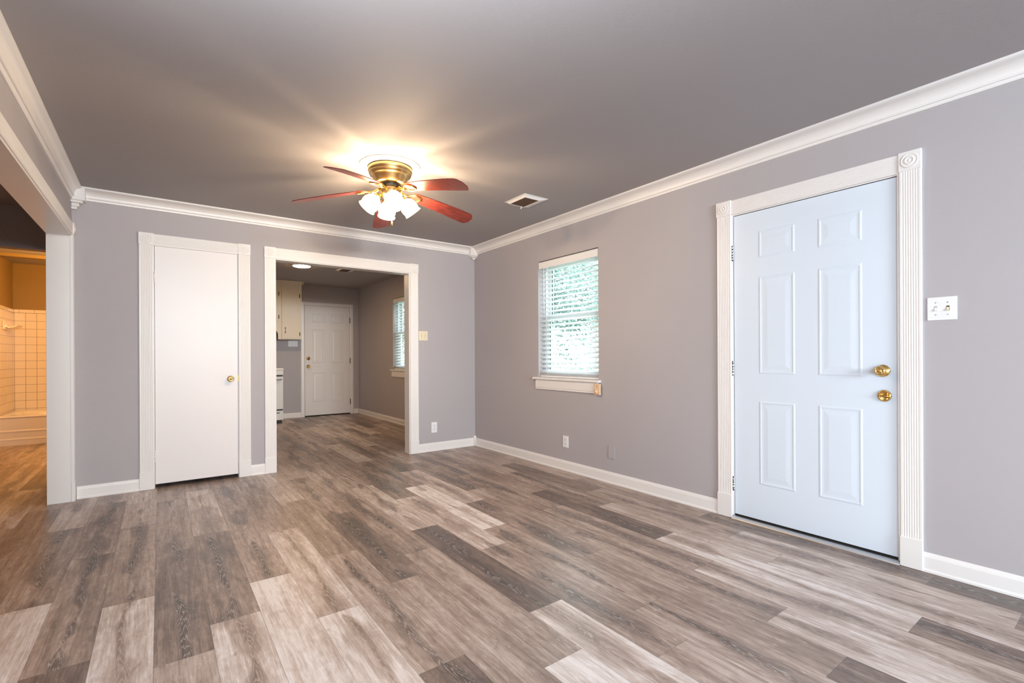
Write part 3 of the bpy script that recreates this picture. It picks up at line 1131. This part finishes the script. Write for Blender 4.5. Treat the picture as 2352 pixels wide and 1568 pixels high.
# ------------------------------------------------------------------ ceiling fan
FC = Vector((-1.843, -1.852, 0))
fan = thing('ceiling_fan', 'five blade ceiling fan with red wood blades, brass motor and lit glass shades', 'ceiling fan', (FC.x, FC.y, H))
P3 = lambda z: (FC.x, FC.y, z)
bm = BM()
lathe(bm, [(0.0, H - .001), (0.207, H - .001), (0.207, H - .006), (0.198, H - .012), (0.185, H - .010), (0.172, H - .013), (0.150, H - .015), (0.0, H - .015)], P3(0), (0, 0, 1), 56)
obj('ceiling_medallion', bm, M_medal, fan)
bm = BM()
lathe(bm, [(0.0, 2.425), (0.148, 2.425), (0.152, 2.420), (0.152, 2.398), (0.148, 2.392), (0.144, 2.390), (0.146, 2.384), (0.143, 2.378), (0.138, 2.376), (0.139, 2.370),
           (0.128, 2.366), (0.120, 2.352), (0.112, 2.335), (0.102, 2.318), (0.098, 2.314), (0.0, 2.314)], P3(0), (0, 0, 1), 56)
obj('motor_housing', bm, M_antbrass, fan)
bm = BM()
lathe(bm, [(0.0, 2.314), (0.070, 2.314), (0.074, 2.306), (0.074, 2.290), (0.060, 2.284), (0.0, 2.284)], P3(0), (0, 0, 1), 40)
obj('flywheel', bm, M_black, fan)
bm = BM()
lathe(bm, [(0.0, 2.288), (0.064, 2.288), (0.066, 2.280), (0.066, 2.236), (0.060, 2.226), (0.046, 2.214), (0.038, 2.196), (0.022, 2.182), (0.012, 2.172), (0.006, 2.160), (0, 2.158)], P3(0), (0, 0, 1), 40)
obj('switch_housing', bm, M_antbrass, fan)

PITCH = math.tan(math.radians(12.5))


def blade_z(r):
    d = max(0, r - 0.15)
    return 2.262 - 0.125 * d - 0.075 * d * d


def build_blade(a0):
    ca, sa = math.cos(a0), math.sin(a0)

    def P(r, t, dz=0.0):
        return Vector((FC.x + ca * r - sa * t, FC.y + sa * r + ca * t, blade_z(r) - PITCH * t + dz))
    # outline: half widths along r
    st = []
    r0, r1 = 0.165, 0.668
    n = 26
    for i in range(n + 1):
        r = r0 + (r1 - r0) * i / n
        f = (r - r0) / (r1 - r0)
        w = 0.048 + 0.021 * min(1, f * 1.35)
        cr = 0.045
        if r > r1 - cr:
            q = (r - (r1 - cr)) / cr
            w -= cr * (1 - math.sqrt(max(0, 1 - q * q))) * 0.92
        if r < r0 + 0.03:
            q = (r0 + 0.03 - r) / 0.03
            w -= 0.03 * (1 - math.sqrt(max(0, 1 - q * q))) * 0.8
        st.append((r, w))
    bm = BM()
    T = 0.0055
    rows = []
    for r, w in st:
        row = []
        for s in (0, T):
            row.append([bm.verts.new(P(r, w * k, s)) for k in (-1, -.5, 0, .5, 1)])
        rows.append(row)
    for A, B in zip(rows[:-1], rows[1:]):
        for k in range(4):
            bm.faces.new((A[0][k], B[0][k], B[0][k + 1], A[0][k + 1]))
            bm.faces.new((A[1][k], A[1][k + 1], B[1][k + 1], B[1][k]))
        bm.faces.new((A[0][0], A[1][0], B[1][0], B[0][0]))
        bm.faces.new((A[0][4], B[0][4], B[1][4], A[1][4]))
    for R in (rows[0], rows[-1]):
        for k in range(4):
            bm.faces.new((R[0][k], R[0][k + 1], R[1][k + 1], R[1][k]))
    b = obj('blade', bm, M_blade, fan)
    # blade iron: arm and oval ring screwed to the underside
    bm = BM()
    arm = [P(0.066, 0, 0.026), P(0.09, 0, 0.010), P(0.115, 0, -.004), P(0.145, 0, -.006)]
    tube(bm, arm, [0.010, 0.009, 0.0085, 0.009], 8)
    ring = [P(0.188 + 0.046 * math.cos(k * PI / 12), 0.037 * math.sin(k * PI / 12), -0.004) for k in range(24)]
    tube(bm, ring, 0.0062, 8, closed=True)
    obj('blade_iron', bm, M_brass, fan)
    return b


for k in range(5):
    build_blade(math.radians(2.5 + 72 * k))

# light kit: four tulip shades
for k in range(4):
    a = math.radians(258 + 90 * k)
    d = Vector((math.cos(a), math.sin(a), 0))
    ax = (d * 0.62 + Vector((0, 0, -0.78))).normalized()
    c0 = Vector(P3(2.236)) + d * 0.055
    c1 = Vector(P3(2.222)) + d * 0.088
    bm = BM()
    tube(bm, [Vector(P3(2.238)) + d * 0.03, c0 + Vector((0, 0, .004)), c1], 0.008, 8)
    lathe(bm, [(0, -0.012), (0.020, -0.010), (0.024, 0.0), (0.024, 0.014), (0.0, 0.014)], c1, ax, 20)
    obj('lamp_arm', bm, M_brass, fan)
    bm = BM()
    lathe(bm, [(0.0, 0.008), (0.022, 0.010), (0.038, 0.020), (0.052, 0.038), (0.060, 0.060), (0.061, 0.080), (0.057, 0.098), (0.058, 0.108), (0.063, 0.117),
               (0.059, 0.117), (0.053, 0.108), (0.052, 0.098), (0.044, 0.094), (0.0, 0.090)], c1, ax, 28)
    obj('lamp_shade', bm, M_shade, fan)
    point('fan_bulb', c1 + ax * 0.062, 26, (1.0, 0.75, 0.50), 0.022)
bm = BM()
tube(bm, [(FC.x + .012, FC.y + .004, 2.17), (FC.x + .012, FC.y + .004, 2.065)], 0.0014, 6)
lathe(bm, [(0, 2.068), (0.003, 2.064), (0.0075, 2.044), (0.0085, 2.032), (0.005, 2.027), (0, 2.026)], (FC.x + .012, FC.y + .004, 0), (0, 0, 1), 14)
obj('pull_chain', bm, M_brass, fan)

# ------------------------------------------------------------------ ceiling vents


def vent(label, x0, x1, y0, y1, lever):
    t = thing('ceiling_vent', label, 'air vent', ((x0 + x1) / 2, (y0 + y1) / 2, H), group='ceiling air vents')
    z = H - 0.001
    bm = BM()
    e = 0.022
    dp = 0.020
    # rim then sloped inner faces dropping to the grille
    def loop(i, zz):
        return [bm.verts.new((a, b_, zz)) for a, b_ in ((x0 + i, y0 + i), (x1 - i, y0 + i), (x1 - i, y1 - i), (x0 + i, y1 - i))]
    Ls = [loop(0, z), loop(0, z - .003), loop(e * .5, z - .004), loop(e * .5 + .004, z - .006)]
    # offset throat: sloped deflector faces are wider on the side towards +x
    Ls.append([bm.verts.new((a, b_, z - dp)) for a, b_ in ((x0 + .030, y0 + .034), (x1 - .070, y0 + .034), (x1 - .070, y1 - .030), (x0 + .030, y1 - .030))])
    Ls.append([bm.verts.new((v.co.x, v.co.y, z - .004)) for v in Ls[-1]])
    for A, B in zip(Ls[:-1], Ls[1:]):
        for k in range(4):
            bm.faces.new((A[k], A[(k + 1) % 4], B[(k + 1) % 4], B[k]))
    obj('register_frame', bm, M_trim, t)
    bm = BM()
    box(bm, x0 + .028, x1 - .068, y0 + .032, y1 - .028, z - .0045, z - .003)
    obj('duct_opening', bm, M_dark, t)
    bm = BM()
    k = x0 + .040
    while k < x1 - .075:
        prism(bm, [(0, 0), (.0012, 0), (.0072, -.010), (.006, -.010)], (k, y0 + .034, z - .008), (k, y1 - .030, z - .008), (1, 0, 0), (0, 0, 1))
        k += .0115
    obj('louvre', bm, M_vent_l, t)
    if lever:
        bm = BM()
        tube(bm, [(x1 - .10, y1 - .035, z - .014), (x1 - .098, y1 - .030, z - .040)], 0.004, 8)
        obj('lever', bm, M_trim, t)


M_vent_l = simple('brown_louvre', (0.13, 0.085, 0.065), 0.5, spec=0.3)
vent('white square air register on the ceiling right of the fan', -0.742, -0.489, -1.972, -1.690, True)
vent('small air register on the kitchen ceiling', -0.975, -0.735, 2.18, 2.46, False)

# ------------------------------------------------------------------ plates, switches and outlets


def plate(name, label, cat, c, nrm, side, w, h, m, kind, toggles=0, group=None, tm=None):
    c, n, s = Vector(c), Vector(nrm), Vector(side)
    t = thing(name, label, cat, tuple(c), group)
    zz = Vector((0, 0, 1))

    def bx(u0, u1, v0, v1, a, b_, bev=0.0):
        lo = c + s * u0 + zz * v0 + n * a
        hi = c + s * u1 + zz * v1 + n * b_
        bm = BM()
        return box(bm, lo.x, hi.x, lo.y, hi.y, lo.z, hi.z, bev)
    obj('cover_plate', bx(-w / 2, w / 2, -h / 2, h / 2, 0.0003, 0.0065, 0.0028), m, t)
    if kind == 'switch':
        for i in range(toggles):
            u = (i - (toggles - 1) / 2) * 0.046
            mm = tm[i] if tm else m
            obj('switch_slot', bx(u - .006, u + .006, -.0125, .0125, .0064, .0070), M_dark if (tm and mm is not m) else M_plate_shadow, t)
            o = c + s * u
            bm = prism(BM(), [(0.0062, 0.0085), (0.0062, -0.0105), (0.0125, -0.0125), (0.0145, -0.0075)], o - s * 0.0046, o + s * 0.0046, n, zz)
            obj('toggle', bm, mm, t)
            for v in (.030, -.030):
                bm = BM(); lathe(bm, [(0, .0062), (.0032, .0062), (.0032, .0076), (0, .0080)], o + zz * v, n, 12)
                obj('screw', bm, M_plate_shadow, t)
    elif kind == 'outlet':
        for v in (.0205, -.0205):
            f = obj('socket', bx(-.0165, .0165, v - .0135, v + .0135, .0062, .0080, .002), m, t)
            for u in (-.0065, .0065):
                obj('socket_slot', bx(u - .0014, u + .0014, v - .001, v + .007, .0079, .0084), M_dark, f)
            bm = BM(); lathe(bm, [(0, .0079), (.0026, .0079), (.0026, .0084), (0, .0084)], c + zz * (v - .0075), n, 10)
            obj('socket_hole', bm, M_dark, f)
        bm = BM(); lathe(bm, [(0, .0062), (.003, .0062), (.003, .0076), (0, .008)], c, n, 12)
        obj('screw', bm, M_plate_shadow, t)
    return t


M_plate_shadow = simple('plate_grey', (0.50, 0.49, 0.47), 0.4, metal=0.3)
plate('light_switch', 'white double switch plate on the grey wall right of front door', 'light switch', (0, -4.404, 1.336), (-1, 0, 0), (0, -1, 0),
      0.114, 0.116, M_white, 'switch', 2, tm=[M_white, M_ivory])
plate('light_switch', 'ivory double switch plate beside the kitchen opening', 'light switch', (-0.700, 0, 1.344), (0, -1, 0), (1, 0, 0),
      0.112, 0.110, M_ivory, 'switch', 2)
plate('light_switch', 'white triple switch plate under the kitchen wall cabinet', 'light switch', (-1.200, KB, 1.350), (0, -1, 0), (1, 0, 0),
      0.160, 0.112, M_white, 'switch', 3)
plate('wall_outlet', 'white duplex outlet low on the wall between kitchen opening and corner', 'outlet', (-0.565, 0, 0.277), (0, -1, 0), (1, 0, 0),
      0.074, 0.122, M_white, 'outlet')
plate('wall_outlet', 'white outlet low on the wall under the window', 'outlet', (0, -1.648, 0.280), (-1, 0, 0), (0, -1, 0),
      0.076, 0.112, M_white, 'outlet')
bm = BM(); box(bm, -0.006, -0.0003, -2.268, -2.194, 0.214, 0.324, 0.0025)
tag(obj('blank_cover_plate', bm, M_wall), 'blank cover plate painted grey low on wall right of window', 'cover plate')

jb = thing('junction_box', 'small tan box with round knob at right end of window apron', 'box', (0, -2.09, 0.81))
obj('housing', box(BM(), -0.034, -0.0165, -2.122, -2.056, 0.760, 0.858, 0.003), M_tan, jb)
bm = BM()
for k in range(5):
    a = k * 2 * PI / 5 + .3
    lathe(bm, [(0.008, 0), (0.008, 0.012), (0.005, 0.015), (0, 0.015)], (-0.034, -2.087 + .011 * math.cos(a), 0.788 + .011 * math.sin(a)), (-1, 0, 0), 10)
lathe(bm, [(0.012, 0), (0.012, 0.014), (0.006, 0.018), (0, 0.018)], (-0.034, -2.087, 0.788), (-1, 0, 0), 14)
obj('knob', bm, M_tan, jb)
obj('slot', box(BM(), -0.0348, -0.0338, -2.090, -2.084, 0.832, 0.840), M_dark, jb)

# ------------------------------------------------------------------ kitchen things
lt = thing('ceiling_light', 'round lit disc light on the kitchen ceiling', 'ceiling light', (-1.492, 2.315, H))
bm = BM(); lathe(bm, [(0.0, H - .001), (0.135, H - .001), (0.135, H - .012), (0.122, H - .020), (0.0, H - .020)], (-1.492, 2.315, 0), (0, 0, 1), 40)
obj('light_rim', bm, M_white, lt)
bm = BM(); lathe(bm, [(0.0, H - .0205), (0.118, H - .0205), (0.108, H - .027), (0.0, H - .029)], (-1.492, 2.315, 0), (0, 0, 1), 40)
obj('diffuser', bm, M_disc, lt)

FY = 3.98


def cabinet_hardware(parent, x, zs, xd):
    for z in zs:
        bm = BM()
        box(bm, x - .006, x + .006, FY - .030, FY - .019, z - .033, z + .033, .002)
        obj('hinge', bm, M_black, parent)


cb = thing('wall_cabinet', 'tall cream wall cabinet left of the kitchen door', 'kitchen cabinet', (-1.29, 4.15, 1.415), group='cream kitchen wall cabinets')
bm = BM(); box(bm, -1.452, -1.122, FY, KB - .002, 1.415, H - .002)
obj('cabinet_body', bm, M_cab, cb)
dr = obj('cabinet_door', box(BM(), -1.446, -1.160, FY - .019, FY - .001, 1.423, 2.276, .003), M_cab, cb)
cabinet_hardware(cb, -1.160, (2.18, 1.51), 1)
bm = BM()
tube(bm, [(-1.394, FY - .019, 1.535), (-1.394, FY - .040, 1.545), (-1.394, FY - .040, 1.600), (-1.394, FY - .019, 1.610)], .0045, 8)
box(bm, -1.400, -1.388, FY - .023, FY - .0185, 1.520, 1.542, .001)
box(bm, -1.400, -1.388, FY - .023, FY - .0185, 1.603, 1.625, .001)
obj('pull_handle', bm, M_black, dr)
bm = prism(BM(), [(0, 0), (.006, 0), (.045, .06), (.045, .066), (0, .066)], (-1.452, FY, H - .068), (-1.122, FY, H - .068), (0, -1, 0), (0, 0, 1))
prism(bm, [(0, 0), (.006, 0), (.045, .06), (.045, .066), (0, .066)], (-1.122, FY - .045, H - .068), (-1.122, KB - .002, H - .068), (1, 0, 0), (0, 0, 1))
obj('top_molding', bm, M_cab, cb)
cb2 = thing('wall_cabinet', 'cream wall cabinet above the stove, cut by the opening edge', 'kitchen cabinet', (-1.88, 4.15, 1.70), group='cream kitchen wall cabinets')
bm = BM(); box(bm, -2.30, -1.454, FY, KB - .002, 1.69, H - .002)
obj('cabinet_body', bm, M_cab, cb2)
d2 = obj('cabinet_door', box(BM(), -1.88, -1.496, FY - .019, FY - .001, 1.725, 2.276, .003), M_cab, cb2)
d3 = obj('cabinet_door', box(BM(), -2.27, -1.89, FY - .019, FY - .001, 1.725, 2.276, .003), M_cab, cb2)
cabinet_hardware(cb2, -1.497, (2.20, 1.80), 1)
# scalloped side bracket and valance
pts = [(-1.454, 1.415), (-1.454, 1.689), (-2.30, 1.689), (-2.30, 1.60)]
pts += [(-1.62, 1.60)] + [(-1.62 + 0.115 * math.sin(a), 1.485 + 0.115 * math.cos(a)) for a in [i * PI / 16 for i in range(1, 9)]] + [(-1.505, 1.415)]
bm = BM()
A = [bm.verts.new((x, FY, z)) for x, z in pts]
B = [bm.verts.new((x, FY + .02, z)) for x, z in pts]
for i in range(len(pts)):
    j = (i + 1) % len(pts)
    bm.faces.new((A[i], A[j], B[j], B[i]))
bm.faces.new(A[::-1]); bm.faces.new(B)
obj('scalloped_valance', bm, M_cab, cb2)
bm = prism(BM(), [(0, 0), (.006, 0), (.045, .06), (.045, .066), (0, .066)], (-2.30, FY, H - .068), (-1.454, FY, H - .068), (0, -1, 0), (0, 0, 1))
obj('top_molding', bm, M_cab, cb2)
rh = thing('range_hood', 'dark range hood under the cabinet above the stove', 'range hood', (-1.9, 4.1, 1.55))
bm = BM(); box(bm, -2.27, -1.53, FY + .03, KB - .004, 1.52, 1.688, .01)
obj('hood_body', bm, M_black, rh)

stv = thing('stove', 'white kitchen stove cut off by the left edge of the kitchen opening', 'stove', (-1.87, 3.95, 0))
SX0, SX1, SY = -2.25, -1.490, 3.645
bm = BM(); box(bm, SX0, SX1, SY + .02, 4.27, .055, .880, .004)
obj('stove_body', bm, M_enamel, stv)
obj('cooktop', box(BM(), SX0 - .003, SX1 + .003, SY - .008, 4.28, .884, .922, .008), M_enamel, stv)
obj('control_panel', box(BM(), SX0, SX1, SY - .006, SY + .03, .808, .882, .005), M_enamel, stv)
od = obj('oven_door', box(BM(), SX0 + .004, SX1 - .004, SY - .014, SY + .02, .238, .782, .008), M_enamel, stv)
bm = BM()
pts = []
for i in range(13):
    f = i / 12
    xx = SX1 - .03 - f * (SX1 - SX0 - .06)
    pts.append((xx, SY - .016 - .045 * math.sin(min(1, f * 8, (1 - f) * 8) * PI / 2), .735))
tube(bm, pts, .013, 10)
obj('handle', bm, simple('grey_handle', (.42, .45, .47), .3, metal=.2), od)
for za, zb in ((.784, .806), (.218, .236)):
    obj('vent_gap', box(BM(), SX0 + .01, SX1 - .01, SY - .004, SY + .02, za, zb), M_black, stv)
dw = obj('drawer', box(BM(), SX0 + .004, SX1 - .004, SY - .012, SY + .02, .060, .216, .006), M_enamel, stv)
obj('finger_slot', box(BM(), SX0 + .06, SX1 - .06, SY - .0135, SY - .011, .172, .186), M_black, dw)
obj('kick_plate', box(BM(), SX0 + .01, SX1 - .02, SY + .015, 4.2, .001, .055), M_black, stv)
bm = prism(BM(), [(0, 0), (.05, 0), (.05, .12), (.035, .13), (.045, .15), (.045, .27), (.03, .28), (0, .28)], (SX0, 4.28, .922), (SX1 - .02, 4.28, .922), (0, -1, 0), (0, 0, 1))
obj('back_guard', bm, M_enamel, stv)
for (bx_, by_) in ((-1.66, 3.82), (-2.07, 3.82), (-1.66, 4.10), (-2.07, 4.10)):
    bm = BM()
    for rr_ in (.03, .055, .08):
        tube(bm, [(bx_ + rr_ * math.cos(k * PI / 10), by_ + rr_ * math.sin(k * PI / 10), .932) for k in range(20)], .006, 6, closed=True)
    lathe(bm, [(0.0, .9225), (.095, .9225), (.098, .927), (.09, .927), (0, .924)], (bx_, by_, 0), (0, 0, 1), 24)
    obj('burner', bm, M_black, stv)

# ------------------------------------------------------------------ bathroom things
tb = thing('bathtub', 'white bathtub with ridged apron seen through the left opening', 'bathtub', (-4.05, 4.0, 0))
X0, X1, TY0, TY1, TZ = -4.785, -3.305, 3.560, 4.445, 0.372
pr = [(0, 0), (0, .060), (.002, .070), (.002, .080), (-.004, .092), (-.004, .150), (-.004, .160), (0.000, .172), (0.000, .184), (-.006, .196), (-.006, TZ - .035), (0.002, TZ - .012), (-.006, TZ), (-.06, TZ), (-.06, 0)]
obj('apron', prism(BM(), pr, (X0, TY0, .001), (X1, TY0, .001), (0, -1, 0), (0, 0, 1)), M_tub, tb)
bm = BM()


def ell(x0, x1, y0, y1, z, n=32, p=4.0):
    cx_, cy_, rx, ry = (x0 + x1) / 2, (y0 + y1) / 2, (x1 - x0) / 2, (y1 - y0) / 2
    out = []
    for k in range(n):
        a = 2 * PI * k / n + PI / n
        c, s = math.cos(a), math.sin(a)
        out.append(bm.verts.new((cx_ + rx * math.copysign(abs(c) ** (2 / p), c), cy_ + ry * math.copysign(abs(s) ** (2 / p), s), z)))
    return out


Ls = [ell(X0, X1, TY0 + .012, TY1, TZ, p=60), ell(X0 + .10, X1 - .10, TY0 + .08, TY1 - .07, TZ + .001, p=6), ell(X0 + .13, X1 - .13, TY0 + .10, TY1 - .09, TZ - .03, p=5),
      ell(X0 + .22, X1 - .20, TY0 + .15, TY1 - .14, .09, p=4), ell(X0 + .30, X1 - .28, TY0 + .22, TY1 - .2, .06, p=4)]
for A, B in zip(Ls[:-1], Ls[1:]):
    for k in range(32):
        f = bm.faces.new((A[k], A[(k + 1) % 32], B[(k + 1) % 32], B[k]))
        f.smooth = True
bm.faces.new(Ls[-1])
obj('basin', bm, M_tub, tb)
sd = thing('soap_dish', 'cream ceramic soap dish on the left tile wall above the bathtub', 'soap dish', (-4.79, 4.05, 1.54))
obj('back_plate', box(BM(), -4.7905, -4.772, 3.84, 4.26, 1.482, 1.600, .008), M_soap, sd)
bm = BM()
prism(bm, [(0, .02), (.02, .0), (.075, .012), (.105, .03), (.110, .045), (.100, .045), (.07, .028), (.02, .02), (0, .055)], (-4.773, 3.93, 1.505), (-4.773, 4.20, 1.505), (1, 0, 0), (0, 0, 1))
obj('tray', bm, M_soap, sd)
